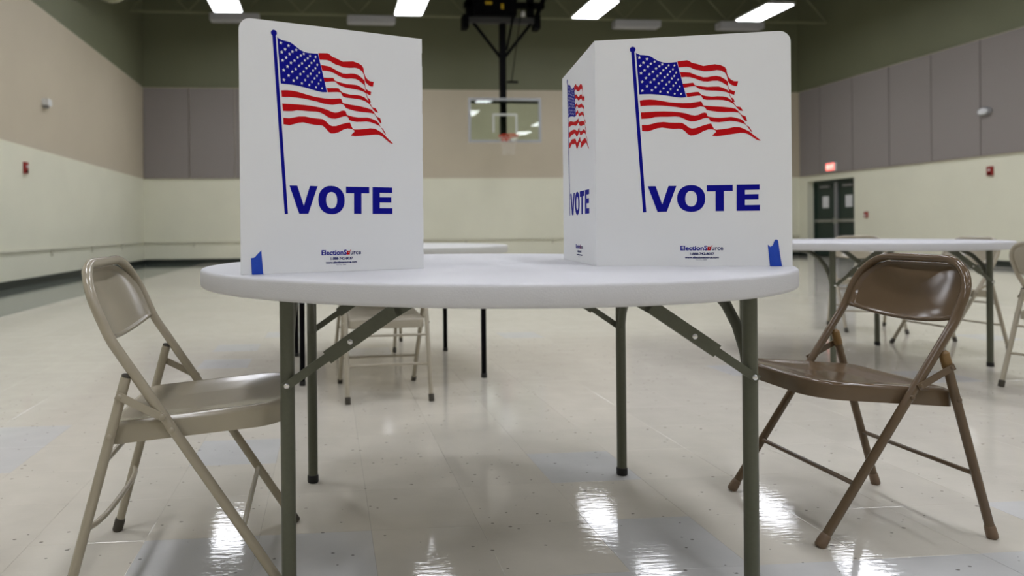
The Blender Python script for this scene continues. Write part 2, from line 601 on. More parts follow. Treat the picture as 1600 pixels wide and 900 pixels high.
MB().box((0, -.09, -.04), (.10, .09, .07)).build('body', M['white'], t)
MB().box((.0, -.05, -.08), (.07, .05, -.04)).build('bracket', M['greymetal'], t)
t = thing('wall_lamp', 'oval grey wall lamp on the panelled right wall', 'lamp', (XR - .05, 13.30, 3.10), PI)
MB().lathe([(0, 0), (.085, 0), (.092, .03), (.07, .07), (0, .075)], 24).build('body', M['greymetal'], t, True).matrix_local = Matrix.Rotation(PI / 2, 4, 'Y') @ Matrix.Scale(1.7, 4, (0, 1, 0))
MB().lathe([(0, .0), (.065, .0), (.05, .025), (0, .03)], 24).build('lens', M['paper'], t, True).matrix_local = Matrix.Translation((.075, 0, 0)) @ Matrix.Rotation(PI / 2, 4, 'Y') @ Matrix.Scale(1.7, 4, (0, 1, 0))

# ------------------------------------------------------------------ ceiling lights
LZ = 5.90
def make_light():
    t = thing('ceiling_light', '', 'ceiling light', (0, 0, LZ))
    a, b = .325, .65
    hb = MB()
    ring_fill(hb, [[(-a, -b, 0), (a, -b, 0), (a, b, 0), (-a, b, 0)], [(-a, -b, .05), (a, -b, .05), (a, b, .05), (-a, b, .05)],
                   [(-a * .6, -b * .95, .10), (a * .6, -b * .95, .10), (a * .6, b * .95, .10), (-a * .6, b * .95, .10)]])
    hb.build('housing', M['housing'], t)
    MB().box((-a + .02, -b + .02, -.012), (a - .02, b - .02, -.002)).build('diffuser', M['lamp'], t)
    la = bpy.data.lights.new('lamp_beam', 'AREA')     # the reflector throws most of the light downwards
    la.shape = 'RECTANGLE'
    la.size, la.size_y = 2 * a - .06, 2 * b - .06
    la.energy = LAMP_WATTS
    la.color = LAMP_COL
    la.spread = math.radians(118)
    link('lamp_beam', la, t).location = (0, 0, -.015)
    for s in (-1, 1):
        MB().tube([(0, s * .5, .1), (0, s * .5, ZC - LZ)], .006, 6).build('hanger', M['darkgrey'], t)
    return t
lights_x = [-2.25, 1.93, 6.22, 10.35]
rows = [16.15 - 3.2 * k for k in range(8)]
first = ['lit ceiling light nearest the left wall, above the left voting booth\'s outer corner', 'lit ceiling light seen left of the basketball hoop frame',
         'lit ceiling light seen right of the basketball hoop frame', 'rightmost lit ceiling light, above the right voting booth']
lproto = make_light()
for ri, yy in enumerate(rows):
    for ci, xx in enumerate(lights_x):
        t = lproto if (ri == 0 and ci == 0) else copy_tree(lproto)
        t.location = (xx, yy, LZ)
        t['label'] = first[ci] if ri == 0 else 'lit ceiling light overhead beyond the top edge of the picture'
        t['group'] = 'lit ceiling lights' if ri == 0 else 'lit ceiling lights overhead'

# ------------------------------------------------------------------ joist by the back wall with the unlit strip lights under it
JY = 17.95
tj = thing('roof_joist', 'thin painted steel roof joist running across by the back wall', 'joist', (0, JY, 6.20))
MB().box((XL, -.03, 0), (XR, .03, .045)).build('bottom_chord', M['joist'], tj)
MB().box((XL, -.04, .78), (XR, .04, .84)).build('top_chord', M['joist'], tj)
n = 26
dx = (XR - XL) / n
for k in range(n):
    xa = XL + k * dx
    a, b = ((xa, 0, .045), (xa + dx, 0, .78)) if k % 2 == 0 else ((xa, 0, .78), (xa + dx, 0, .045))
    MB().tube([a, b], .014, 6).build('web_rod', M['joist'], tj)
sl = ['grey unlit strip light under the joist, behind the leftmost lit ceiling light', 'grey unlit strip light under the joist, above the left booth\'s sloping top edge',
      'grey unlit strip light under the joist, above the right booth\'s flag', 'grey unlit strip light under the joist, nearest the right wall']
for lab, xx in zip(sl, (-2.24, 1.13, 8.02, 10.83)):
    t = thing('strip_light', lab, 'ceiling light', (xx, JY, 6.02), 0, 'unlit strip lights')
    MB().box((-.60, -.14, 0), (.60, .14, .16)).build('housing', M['offlens'], t)
    MB().box((-.57, -.12, -.015), (.57, .12, 0)).build('lens', M['offlens'], t)
    for s in (-.5, .5):
        MB().box((s - .012, -.01, .16), (s + .012, .01, .18)).build('hanger', M['darkgrey'], t)
t = thing('air_duct', 'pale round air duct end at the ceiling by the left wall', 'duct', (-4.27, 10.8, 5.80), 0)
MB().tube([(0, -4, 0), (0, 4, 0)], .37, 28).build('body', M['duct'], t, True)
for yy in (-2.6, 0, 2.6, 3.9):
    MB().tube([(0, yy - .03, 0), (0, yy + .03, 0)], .382, 28).build('collar', M['duct'], t, True)
for yy in (-2, 2):
    MB().tube([(0, yy, .36), (0, yy, ZC - 5.80)], .012, 6).build('hanger', M['darkgrey'], t)

# ------------------------------------------------------------------ basketball backstop
t = thing('basketball_hoop', 'glass basketball backboard with red rim hung from a black ceiling frame', 'basketball hoop', (4.31, 17.1, 0))
Z0, Z1, BW = 2.93, 4.01, .90
gl = MB().box((-BW + .02, -.006, Z0 + .02), (BW - .02, .006, Z1 - .02)).build('backboard_glass', M['glass'], t)
fb = MB().box((-BW, -.02, Z0), (BW, .02, Z0 + .06)).box((-BW, -.02, Z1 - .06), (BW, .02, Z1)).box((-BW, -.02, Z0 + .06), (-BW + .06, .02, Z1 - .06)).box((BW - .06, -.02, Z0 + .06), (BW, .02, Z1 - .06))
fb.build('backboard_frame', M['frame'], t)
sq = MB()
for a, b in (((-.31, 3.18), (-.26, 3.63)), ((.26, 3.18), (.31, 3.63)), ((-.26, 3.58), (.26, 3.63))):
    sq.box((a[0], -.009, a[1]), (b[0], -.0065, b[1]))
sq.build('target_square', M['mark'], t)
MB().box((-BW + .06, .022, Z1 - .12), (BW - .06, .09, Z1 - .07)).build('back_beam', M['black'], t)
MB().box((-.07, .10, 2.98), (.07, .24, 6.15)).build('mast', M['black'], t)
MB().box((-.09, .0065, 3.0), (.09, .10, 3.12)).build('rim_mount_back', M['black'], t)
MB().box((-.09, -.10, 2.96), (.09, -.0205, 3.06)).build('rim_mount', M['rim'], t)
rc = [(.2286 * math.cos(a), -.335 + .2286 * math.sin(a), 3.05) for a in [2 * PI * k / 28 for k in range(28)]]
MB().tube(rc, .014, 8, closed=True).build('rim', M['rim'], t, True)
br = MB()
for s in (-1, 1):
    br.tube([(s * .07, -.10, 2.98), (s * .12, -.14, 3.045)], .01, 6)
br.build('rim_brace', M['rim'], t)
nb = MB()
K = 12
lev = [(.225, 3.045), (.205, 2.95), (.165, 2.85), (.14, 2.76), (.135, 2.67), (.15, 2.60)]
for k in range(K):
    for dirn in (-1, 1):
        pts = []
        for q, (r, z) in enumerate(lev):
            a = 2 * PI * (k + dirn * .5 * q) / K
            pts.append((r * math.cos(a), -.335 + r * math.sin(a), z))
        nb.tube(pts, .0045, 4, cap=False)
nb.build('net', M['net'], t)
MB().box((-.86, .08, 5.86), (.86, .26, 6.0)).build('cross_beam', M['darkgrey'], t)
for s in (-1, 1):
    MB().tube([(s * .72, .17, 5.88), (s * .06, .17, 5.05)], .04, 8).build('diagonal_brace', M['black'], t)
MB().box((-1.0, .02, 5.72), (-.86, .32, 6.05)).build('hinge_bracket', M['black'], t)
MB().box((.78, .02, 5.72), (.92, .32, 6.05)).build('hinge_bracket', M['black'], t)
MB().box((-.75, -.1, 6.0), (.30, .42, 6.75)).build('winch_housing', M['black'], t)
MB().box((-.95, .1, 6.25), (1.05, .25, 6.38)).box((.62, .1, 6.0), (.78, .25, ZC)).box((-.9, .1, 6.0), (-.76, .25, ZC)).build('hanger_frame', M['black'], t)
MB().tube([(.80, .17, 5.9), (1.15, .17, 6.75)], .06, 8).build('hanger_strut', M['black'], t)
MB().box((-.48, -.11, 6.25), (-.32, -.1005, 6.32)).build('warning_label', M['yellow'], t)
MB().box((-.10, -.115, 6.14), (-.03, -.1005, 6.27)).build('warning_label', M['yellow'], t)
MB().lathe([(0, 0), (.05, .02), (.055, .08), (.03, .13), (0, .14)], 12).build('pulley', M['white'], t).location = (.46, -.05, 5.98)
MB().tube([(.45, .05, 6.2), (.18, .02, 4.42)], .012, 6).build('pull_rod', M['black'], t)
MB().tube([(.24, .05, 6.0), (.09, .12, 5.2)], .03, 6).build('gas_strut', M['black'], t)
MB().box((.07, .0, 4.38), (.34, .05, 4.43)).build('rod_foot', M['black'], t)

# ================================================================== ROUND FOLDING TABLES
HX, HY = .5155, .40          # half spacing of the legs
def make_table(name, label, loc, rz, topm, legm, leg_r=.0162, brace=True, hx=HX, hy=HY, ox=0.0):
    t = thing(name, label, 'table', loc, rz)
    R = .762
    prof = [(0, .7374), (.7525, .7374), (.758, .7365), (.761, .734), (.762, .730), (.762, .701), (.7605, .6965), (.757, .6938), (.742, .6938),
            (.738, .697), (.735, .708), (0, .708)]
    MB().lathe(prof, 112).build('tabletop', topm, t, True, 50)
    for sx in (-1, 1):
        # bent cross tube that ties the two legs of a side together under the top
        x = sx * hx + ox
        half = [(hy - .004, .495), (hy - .02, .548), (hy - .052, .60), (hy - .102, .645), (hy - .168, .677), (hy - .25, .692), (hy - .33, .694)]
        pts = [(x, q, z) for q, z in half] + [(x, -q, z) for q, z in reversed(half)]
        MB().tube(pts, leg_r * .78, 10).build('cross_tube', legm, t, True)
        MB().box((x - .02, -hy - .02, .700), (x + .02, hy + .02, .7085)).build('leg_mount', legm, t)
        for sy in (-1, 1):
            y = sy * hy
            lg = MB().tube([(x, y, .004), (x, y, .704)], leg_r, 18).build('leg', legm, t, True)
            MB().lathe([(0, 0), (leg_r + .001, 0), (leg_r + .0022, .003), (leg_r + .0022, .023), (leg_r, .025)], 18).build('foot_cap', M['rubber'], lg, True).location = (x, y, 0)
            if not brace:
                continue
            yo = y + sy * (leg_r + .003)
            a = (x - sx * .0, yo, .496)
            j = (x - sx * .118, yo, .577)
            e = (x - sx * .318, yo, .706)
            br = MB().bar((a[0] + sx * .008, yo, a[2] - .0055), j, .019, .004)
            br.build('lower_strap', legm, t)
            jb = (x - sx * .088, yo + sy * .003, .5565)
            mid = (x - sx * .245, yo + sy * .003, .664)
            ch = MB().bar(jb, mid, .030, .009).bar((mid[0] + sx * .01, mid[1], mid[2] - .0065), (e[0], e[1] + sy * .003, e[2]), .032, .009)
            ch.build('upper_strap', legm, t)
            for px, pz, d in ((a[0], a[2], .0045), (x - sx * .138, .590, .009)):
                rv = MB().lathe([(0, .004), (.003, .0035), (.0062, .0015), (.0068, 0)], 12).build('rivet', M['chrome'], t, True)
                rv.matrix_local = Matrix.Translation((px, yo + sy * (.002 if d < .005 else .0075), pz)) @ Matrix.Rotation(-sy * PI / 2, 4, 'X')
    MB().box((-hx + .1, -.03, .7015), (hx - .1, .03, .7085)).build('center_rail', legm, t)
    return t

A1 = math.radians(-2.5)
make_table('round_table', 'large white round folding table in front, carrying the two voting booths', (.4304, 1.9606, 0), A1, M['top'], M['leg'], hx=.5187, ox=.014)
make_table('round_table', 'white round folding table with black legs behind the left booth', (.325, 4.36, 0), math.radians(4.5), M['top2'], M['black'], .0150, True, .505, .45)
make_table('round_table', 'white round folding table by the right wall, behind the brown chair', (3.315, 4.235, 0), math.radians(4), M['top'], M['leg'])

# ================================================================== FOLDING CHAIRS
TR = .0112       # tube radius
HW = .203        # half width between tube centres
def U(u): return .243 - u
KNEE = (.385, .578)
UPD = Vector((-.40, 0, .917)).normalized()          # direction of the back tubes, rearwards and up
def backpt(s, y, d=0.0):
    """point in the plane of the backrest: s along the tubes from the knee, d forward of it"""
    b = Vector((U(KNEE[0]), 0, KNEE[1])) + UPD * s
    n = Vector((UPD.z, 0, -UPD.x))                   # forward normal
    return Vector((b.x, y, b.z)) + n * d
S_ARC, RC = .064, .110

def tube_front(z):
    if z < KNEE[1]:
        return U(KNEE[0] * z / KNEE[1])
    return U(KNEE[0]) + UPD.x / UPD.z * (z - KNEE[1])
def tube_rear(z):
    return U(.488 + (.352 - .488) * z / .497)

def make_chair(name, label, loc, rz, paint, cap, kind, group=None):
    t = thing(name, label, 'folding chair', loc, rz, group)
    # upper frame: from the seat pivots up, round the arched top and down again
    side = [Vector((tube_front(.36), HW, .36)), Vector((tube_front(.42), HW, .42)), Vector((tube_front(.50), HW, .50)), Vector((tube_front(.55), HW, .55)), Vector((tube_front(.570), HW, .570)), backpt(.012, HW), backpt(.04, HW)]
    arc = [backpt(S_ARC + RC * math.sin(a), HW - RC + RC * math.cos(a)) for a in [PI / 2 * k / 9 for k in range(10)]]
    half = side + arc
    path = half + [Vector((p.x, -p.y, p.z)) for p in reversed(half)]
    MB().tube(path, TR, 14).build('back_frame', paint, t, True)
    # legs
    for s in (-1, 1):
        d = Vector((tube_front(.36) - U(0), 0, .36)).normalized()
        fa = Vector((U(0), s * HW, 0)) + d * .012
        lg = MB().tube([fa, (tube_front(.36), s * HW, .36)], TR, 14).build('leg', paint, t, True)
        foot_cap(fa, d, cap, lg, kind)
        d = Vector((tube_rear(.497) - U(.488), 0, .497)).normalized()
        ra = Vector((U(.488), s * HW, 0)) + d * .012
        rb = Vector((tube_rear(.497), s * HW, .497))
        lg = MB().tube([ra, rb - d * .006, rb, rb + d * .003], [TR, TR, TR * .9, TR * .5], 14).build('leg', paint, t, True)
        foot_cap(ra, d, cap, lg, kind)
        if kind != 'brown':
            MB().lathe([(0, .004), (TR * .6, .0035), (TR * .95, .001), (TR * .95, -.003)], 14).build('end_plug', M['cap_dark'], lg, True).matrix_local = Matrix.Translation(rb + d * .003) @ Vector((0, 0, 1)).rotation_difference(d).to_matrix().to_4x4()
        if kind == 'brown':
            MB().tube([rb - d * .045, rb - d * .04, rb - d * .002, rb + d * .0045], [TR * 1.01, TR * 1.10, TR * 1.10, TR * .6], 14).build('end_sleeve', M['sleeve'], lg, True)
        # link bar and rivets
        yl = s * (HW + TR + .0025)
        a, b = Vector((tube_rear(.458), yl, .458)), Vector((tube_front(.412), yl, .412))
        MB().bar(a + (a - b).normalized() * .008, b + (b - a).normalized() * .008, .0165, .004).build('link_bar', paint, t)
        for p, rr in ((a, .0055), (b, .0065), (Vector((tube_front(.382), yl - s * .004, .382)), .0065), (Vector((tube_rear(.372), yl - s * .004, .372)), .0065)):
            rv = MB().lathe([(0, .0035), (rr * .6, .0032), (rr, .0012), (rr * 1.05, -.003)], 12).build('rivet', paint, t, True)
            rv.matrix_local = Matrix.Translation((p.x, p.y + s * .0015, p.z)) @ Matrix.Rotation(-s * PI / 2, 4, 'X')
    # cross bars
    zf = .157
    MB().tube([(tube_front(zf), -HW, zf), (tube_front(zf), HW, zf)], .0066, 10).build('cross_bar', paint, t, True)
    zr = .172
    if kind == 'brown':
        pts = [(tube_rear(zr), -HW, zr), (tube_rear(zr), HW, zr)]
    else:
        pts = [(tube_rear(zr) + .022 * (1 - (k / 5 - 1) ** 4), HW * (k / 5 - 1), zr + .0 * k) for k in range(11)]
    MB().tube(pts, .0066, 10).build('cross_bar', paint, t, True)
    if kind != 'brown':
        MB().tube([(tube_rear(.312), -HW, .312), (tube_rear(.312), HW, .312)], .0062, 10).build('cross_bar', paint, t, True)
    # seat pan
    xf, xr, hw = U(-.002), U(.402), HW - TR - .003
    out = []
    def corner(cx, cy, r, a0, a1, n):
        for k in range(n + 1):
            a = a0 + (a1 - a0) * k / n
            out.append((cx + r * math.cos(a), cy + r * math.sin(a)))
    rf, rr = .085, .028
    corner(xf - rf, hw - rf, rf, 0, PI / 2, 8)
    corner(xr + rr, hw - rr, rr, PI / 2, PI, 5)
    corner(xr + rr, -hw + rr, rr, PI, 3 * PI / 2, 5)
    corner(xf - rf, -hw + rf, rf, 3 * PI / 2, 2 * PI, 8)
    # bow the front edge out a little
    def seat_z(x):
        return .393 + (x - xr) / (xf - xr) * .034
    cxm = (xf + xr) / 2
    def ring(inset, dz, dish=0.0):
        r = []
        for x, y in out:
            k = 1 - inset / .19
            px, py = cxm + (x - cxm) * k, y * k
            r.append((px, py, seat_z(px) + dz - dish * (1 - min(1, (py / .19) ** 2 + ((px - cxm) / .2) ** 2))))
        return r
    mb = MB()
    ring_fill(mb, [ring(.16, -.012), ring(.004, -.012), ring(.004, -.045), ring(.0, -.046), ring(.0, -.011), ring(.0012, -.006), ring(.0045, -.002), ring(.010, .0004), ring(.017, .0), ring(.03, -.003), ring(.06, -.005, .004), ring(.11, -.006, .008), ring(.165, -.006, .010)], cap_first=True)
    mb.build('seat', paint, t, True, 60)
    # backrest plate: pressed sheet between the tubes, bowed rearwards, with a stepped border
    s0 = .004
    ol = []
    yo = HW - .004
    nb = 14
    for k in range(nb + 1):                        # lower edge
        y = -yo + 2 * yo * k / nb
        ol.append((y, s0 - .012 * (1 - (y / yo) ** 2)))
    ri = RC - .004
    for k in range(1, 13):
        a = PI / 2 * k / 12
        ol.append((HW - RC + ri * math.cos(a), S_ARC + ri * math.sin(a)))
    for k in range(12, 0, -1):
        a = PI / 2 * k / 12
        ol.append((-(HW - RC) - ri * math.cos(a), S_ARC + ri * math.sin(a)))
    cy, cs = 0, .092
    def bring(k, d, off):
        r = []
        for y, s in ol:
            yy, ss = cy + (y - cy) * k, cs + (s - cs) * k
            bow = -.030 * (1 - (yy / yo) ** 2)
            r.append(backpt(ss, yy, bow + d + off))
        return r
    prof = [(1.0, .0), (.955, .0045), (.925, .0045), (.90, -.001), (.87, -.0015), (.6, -.0015), (.3, -.0015), (.04, -.0015)]
    mb = MB()
    ring_fill(mb, [bring(k, d, -.0025) for k, d in reversed(prof)] + [bring(k, d, 0) for k, d in prof], cap_first=True)
    mb.build('backrest', paint, t, True, 70)
    return t

def foot_cap(p, d, m, parent, kind):
    r = TR
    prof = [(0, -.012), (r * .9, -.012), (r * 1.22, -.008), (r * 1.25, .004), (r * 1.18, .018), (r * 1.12, .024), (r, .026)]
    if kind != 'brown':
        prof = [(0, -.012), (r * 1.1, -.012), (r * 1.22, -.009), (r * 1.24, .016), (r * 1.18, .022), (r, .023)]
    o = MB().lathe(prof, 14).build('foot_cap', m, parent, True)
    o.matrix_local = Matrix.Translation(p) @ Vector((0, 0, 1)).rotation_difference(d).to_matrix().to_4x4()

M['sleeve'] = mat('worn_ochre_sleeve', (0.20, 0.115, 0.035), 0.5)
D = math.radians
make_chair('folding_chair', 'beige metal folding chair pulled up at the left of the front table', (-.3405, 1.845, 0), D(1.0), M['beige_ch'], M['cap_dark'], 'beige').scale = (1.015, 1.06, 1.03)
make_chair('folding_chair', 'glossy brown metal folding chair at the right of the front table', (1.503, 1.955, 0), D(180), M['brown_ch'], M['cap_brown'], 'brown')
make_chair('folding_chair', 'beige folding chair seen under the front table, backed towards the viewer', (.2755, 3.672, 0), D(93.5), M['cream_ch'], M['cap_dark'], 'beige')
make_chair('folding_chair', 'beige folding chair on the far side of the black-legged table', (.289, 5.11, 0), D(-101), M['beige_ch'], M['cap_dark'], 'beige')
make_chair('folding_chair', 'beige folding chair behind the right table, below the green doors', (4.30, 5.40, 0), D(-112), M['beige_ch'], M['cap_dark'], 'beige')
make_chair('folding_chair', 'beige folding chair at the right end of the right table, facing left', (4.20, 4.53, 0), D(180), M['beige_ch'], M['cap_dark'], 'beige')
make_chair('folding_chair', 'light beige folding chair cut off by the right edge of the picture', (3.680, 3.19, 0), D(2), M['cream_ch'], M['cap_dark'], 'beige')

# ================================================================== VOTING BOOTHS
PW, PH, PT = .4465, .5555, .004
TZ = .7374
CANTON_P=[(97.5,520.5),(107.1,515.3),(117,514.1),(126.9,512.5),(133.5,509.1),(140,504.4),(149.9,497.9),(159.7,494.3),(169.5,492.9),(182.6,493.1),(191.9,493.7),(201.8,454),(213.1,408),(201.4,407.3),(188.4,409),(168.8,413.3),(149.2,416.7),(129.4,418.7),(114.5,419),(104.6,418.9),(101.3,467.3)]
STARS_P=[(105.4,508.8),(123,504.4),(140.8,496.9),(158.3,489.7),(173.1,486.4),(186.3,485.4),(114.9,495.8),(132,492.2),(151.4,485.4),(167.4,480.4),(182.8,476.7),(107.3,488.6),(125.2,486.1),(144,480.2),(160.7,475.4),(176.4,471),(190.2,468.1),(117.2,477.3),(136.5,472.6),(154,468),(170.6,463.9),(185.6,459.9),(109,470.6),(128.3,466.8),(146.9,462.1),(164,458.2),(180,454.3),(194.5,450.9),(120.2,458),(139.3,454),(157.5,450),(174,446.3),(189.2,443.1),(111.3,449.3),(131.1,447.4),(149.9,443.6),(167.3,440.4),(183.3,436.8),(198.1,434.2),(122.6,438.3),(142.4,434.6),(161,431.2),(177.1,428.6),(193,425.7),(111.6,427.7),(133.9,427.7),(153.2,423.4),(170.7,421.1),(186.5,417),(201,415.9)]
BALL_P=[(89.9,529.2)]
POLE_P=[(86.5,524.7),(94,524.3),(118.4,131.5),(110.8,131)]
STRIPES=[[(193.2,494.8),(203.8,496),(215.2,496.8),(220,495.2),(226.5,489.7),(236.2,487.5),(252.2,481.2),(265.1,482.7),(278,484.2),(290.7,481.4),(300.3,476.7),(304.2,470.5),(305.2,461.1),(308.8,451.3),(314.3,445.4),(320.7,441.7),(330.2,440.9),(327.7,429.5),(322.1,429.8),(315.8,432.6),(310.3,437.1),(307.6,441.5),(306.4,448.3),(304.9,456),(300.2,463.4),(292.2,468.2),(282.6,469.9),(269.8,468.4),(253.7,468.3),(242.5,471.5),(234.4,473),(228,475.9),(221.5,479.7),(213.4,481.1),(202.1,480.6),(196,480.1)],
[(199,468.7),(210.1,468.2),(221.4,466.8),(229.5,463),(239.2,458.6),(252,453.9),(261.7,453.8),(271.3,455.6),(280.9,456),(290.5,453.8),(300,447.8),(307.1,441.1),(307.4,434.7),(309.4,424.4),(311.8,421.7),(317.3,418.9),(323.2,417),(321.2,408.6),(315.6,410.5),(310.6,412.8),(308.9,421),(306.7,431),(299.9,435.8),(292,441.3),(284,444.2),(272.8,444.4),(261.6,443),(251.9,444),(242.3,447.5),(232.6,452.1),(221.3,455.7),(211.6,456.5),(201.9,456.2)],
[(204.5,440.6),(216.3,440.8),(227.7,442),(230.1,440.7),(232.2,436),(238.9,434.3),(250.2,432.1),(261.5,430.4),(274.3,430.5),(287.1,430.1),(296.7,426.6),(306.2,421.1),(309.8,417.2),(311.2,410.7),(314,402.9),(319,400.5),(322.2,392.4),(317.9,390.9),(315.5,396.9),(311.6,405.6),(308.8,413.4),(303,416.2),(293.4,418.6),(282.2,420.1),(271,420.9),(258.2,422.3),(248.5,424.5),(240.5,427.7),(235.7,431.9),(232.2,433.8),(224.4,433.2),(214.6,431.6),(207.3,430.9)],
[(212.6,417.5),(225.9,418.6),(235.6,419.4),(241.7,419.1),(244.4,415.2),(250,410.7),(259.7,408.3),(270.9,406.8),(283.7,407.1),(296.5,406.2),(306,403.3),(313.9,397),(318.7,391.7),(321.8,387.3),(325.7,381.2),(334.4,379.2),(341,369.6),(334.3,370.4),(329.6,374.3),(323.3,382.2),(319.4,386.9),(313.9,391.1),(306,394.8),(296.4,397.2),(285.2,398.2),(272.4,398.7),(259.6,399.2),(251.6,401.3),(248.4,406.5),(246.8,410),(238.7,410.3),(225.8,409.2),(214.8,407.9)],
[(105.6,404.1),(114.4,405.2),(129.3,405.4),(142.5,404),(157.2,400.8),(172,397.6),(186.7,395.3),(206.2,393.7),(222.4,393.5),(235.4,395.1),(245.1,396.4),(248.3,394.6),(250.6,387.6),(253,385.8),(269.1,383.8),(293.1,381.7),(312.2,378.7),(323.3,375.9),(329.6,370.1),(332.7,365.7),(337.9,359.9),(346.1,356.7),(349.1,345.6),(346,344.9),(341.3,350.1),(335.8,359.7),(331.1,365.8),(321.6,367.8),(308.9,368.3),(297.8,368.4),(283.4,369.6),(269,372.4),(258.6,375.3),(256.2,379.7),(253,382.7),(245,384.1),(236.9,382.2),(227.2,380.3),(215.8,380.4),(202.8,381.8),(189.8,384.9),(170.3,387.7),(157.2,389.6),(140.7,390.6),(124.2,390.9),(106.8,389.9)],
[(107.5,375.1),(124.1,375.3),(140.6,375.6),(160.3,375.3),(180,374.1),(196.3,372.2),(212.5,368.5),(222.2,364.7),(231.9,362.7),(240,364.1),(248.1,368.1),(253.7,369),(258.5,367.7),(260.9,359.9),(265.7,358.3),(276.9,356.2),(289.7,355.1),(302.4,355.8),(313.6,356.6),(324.7,354.1),(335.7,350.3),(342,345),(345.6,338.1),(349.8,333.6),(352.7,332.8),(360.7,319),(357.6,320),(348.3,334.3),(343.6,338.5),(332.5,342.8),(321.4,345.8),(310.3,347),(299.2,345.7),(286.4,344.5),(273.6,345.8),(267.2,348),(264,354.6),(259.2,356.2),(252.8,355.4),(243.1,352),(233.4,348.9),(223.7,348.7),(215.6,351.3),(205.9,356.8),(196.2,360.9),(186.4,362.1),(170,361.9),(153.6,362.5),(140.5,362.2),(130.6,359.8),(119,359),(109,358.9)],
[(109.7,344.3),(122.2,343.7),(132.1,345.6),(145.3,348.9),(160.1,349.8),(173.2,347.9),(186.3,347.1),(196,346.8),(202.5,346.2),(210.6,341.1),(218.7,334),(225.1,331.7),(234.9,332.6),(247.8,337.3),(260.7,341.1),(268.7,342.5),(271.9,335.6),(275.1,329.5),(279.8,326.8),(292.6,327.7),(308.6,329.6),(319.7,331.9),(332.4,331.3),(341.9,327.3),(354.4,320.1),(363.8,311.3),(370.1,306),(379.4,298.1),(376.3,297.9),(370,300.1),(360.6,307.2),(351.2,314.2),(341.8,317.6),(332.3,317.4),(316.4,315.4),(297.3,312.9),(281.3,311.1),(270.9,312.6),(273.3,315.9),(279,320.9),(279.8,323.7),(276.6,326.6),(270.2,328),(262.2,328.2),(252.5,325.1),(241.2,318.7),(229.9,315.1),(221.8,314.7),(215.3,318.7),(208.9,325.7),(202.4,331.1),(195.9,332.2),(182.9,332.1),(169.8,333.9),(156.7,336.1),(145.2,334.8),(133.6,330.8),(123.7,328.2),(110.1,329.4)]]
V_P=[(122.3,194.4),(140.6,194.4),(155.4,149.9),(170.3,194.4),(188.6,194.1),(165.9,131.8),(144.5,131.6)]
O1_P=[(254,162.5),(253.4,155.3),(251.6,149.2),(248.8,143.8),(245.1,139.1),(240.4,135.4),(235,132.7),(228.8,131.1),(221.7,130.6),(214.5,131.3),(208.4,133.1),(203,135.9),(198.3,139.8),(194.6,144.6),(191.9,150.1),(190.2,156.3),(189.7,163.6),(190.3,170.8),(192.1,177),(194.9,182.4),(198.7,187),(203.4,190.7),(208.9,193.4),(215.1,195),(222.2,195.4),(229.4,194.7),(235.5,192.9),(240.9,190),(245.5,186.2),(249.2,181.4),(251.9,175.9),(253.5,169.7)]
O2_P=[(235.3,162.4),(235.1,158.1),(234.3,154.6),(233.2,151.5),(231.6,148.8),(229.7,146.7),(227.4,145.2),(224.9,144.3),(221.8,144),(218.7,144.4),(216.2,145.4),(213.9,147),(212,149.1),(210.5,151.8),(209.4,155),(208.7,158.6),(208.5,162.8),(208.8,167.1),(209.5,170.7),(210.7,173.8),(212.2,176.4),(214.2,178.6),(216.4,180.1),(219,181),(222.1,181.3),(225.2,180.9),(227.7,179.9),(230,178.3),(231.9,176.1),(233.4,173.4),(234.5,170.3),(235.1,166.7)]
T_P=[(257.5,194.3),(316,194.2),(315.9,179.5),(296.1,179.5),(295.7,131.7),(276.9,131.9),(277.3,179.2),(257.4,179.2)]
E_P=[(324.5,194.4),(375.7,194),(375.6,181.4),(343,181.4),(343,171),(373.1,171.1),(373,158.5),(342.9,158.6),(342.7,145.4),(375.9,145.5),(375.7,131.6),(323.9,131.7)]


def panel_outline(rounded, notch):
    """panel in its own (u, v); rounded: 'L', 'R' or None = which top corner is rounded; notch: edge of the fold"""
    r = .026
    left, right = [], []
    def edge(x, sgn):
        e = []
        for c in (.055, .16, .275, .39, .505):
            e += [(x, c - .016), (x + sgn * .0015, c - .016), (x + sgn * .0015, c + .016), (x, c + .016)]
        return e
    pts = [(0, 0), (PW, 0)]
    if 'R' in notch: pts += edge(PW, -1)
    if rounded == 'R':
        pts += [(PW - r + r * math.cos(a), PH - r + r * math.sin(a)) for a in [PI / 2 * k / 8 for k in range(9)]]
    else:
        pts += [(PW, PH)]
    if rounded == 'L':
        pts += [(r + r * math.cos(a), PH - r + r * math.sin(a)) for a in [PI / 2 + PI / 2 * k / 8 for k in range(9)]]
    else:
        pts += [(0, PH)]
    if 'L' in notch: pts += list(reversed(edge(0, 1)))
    return pts

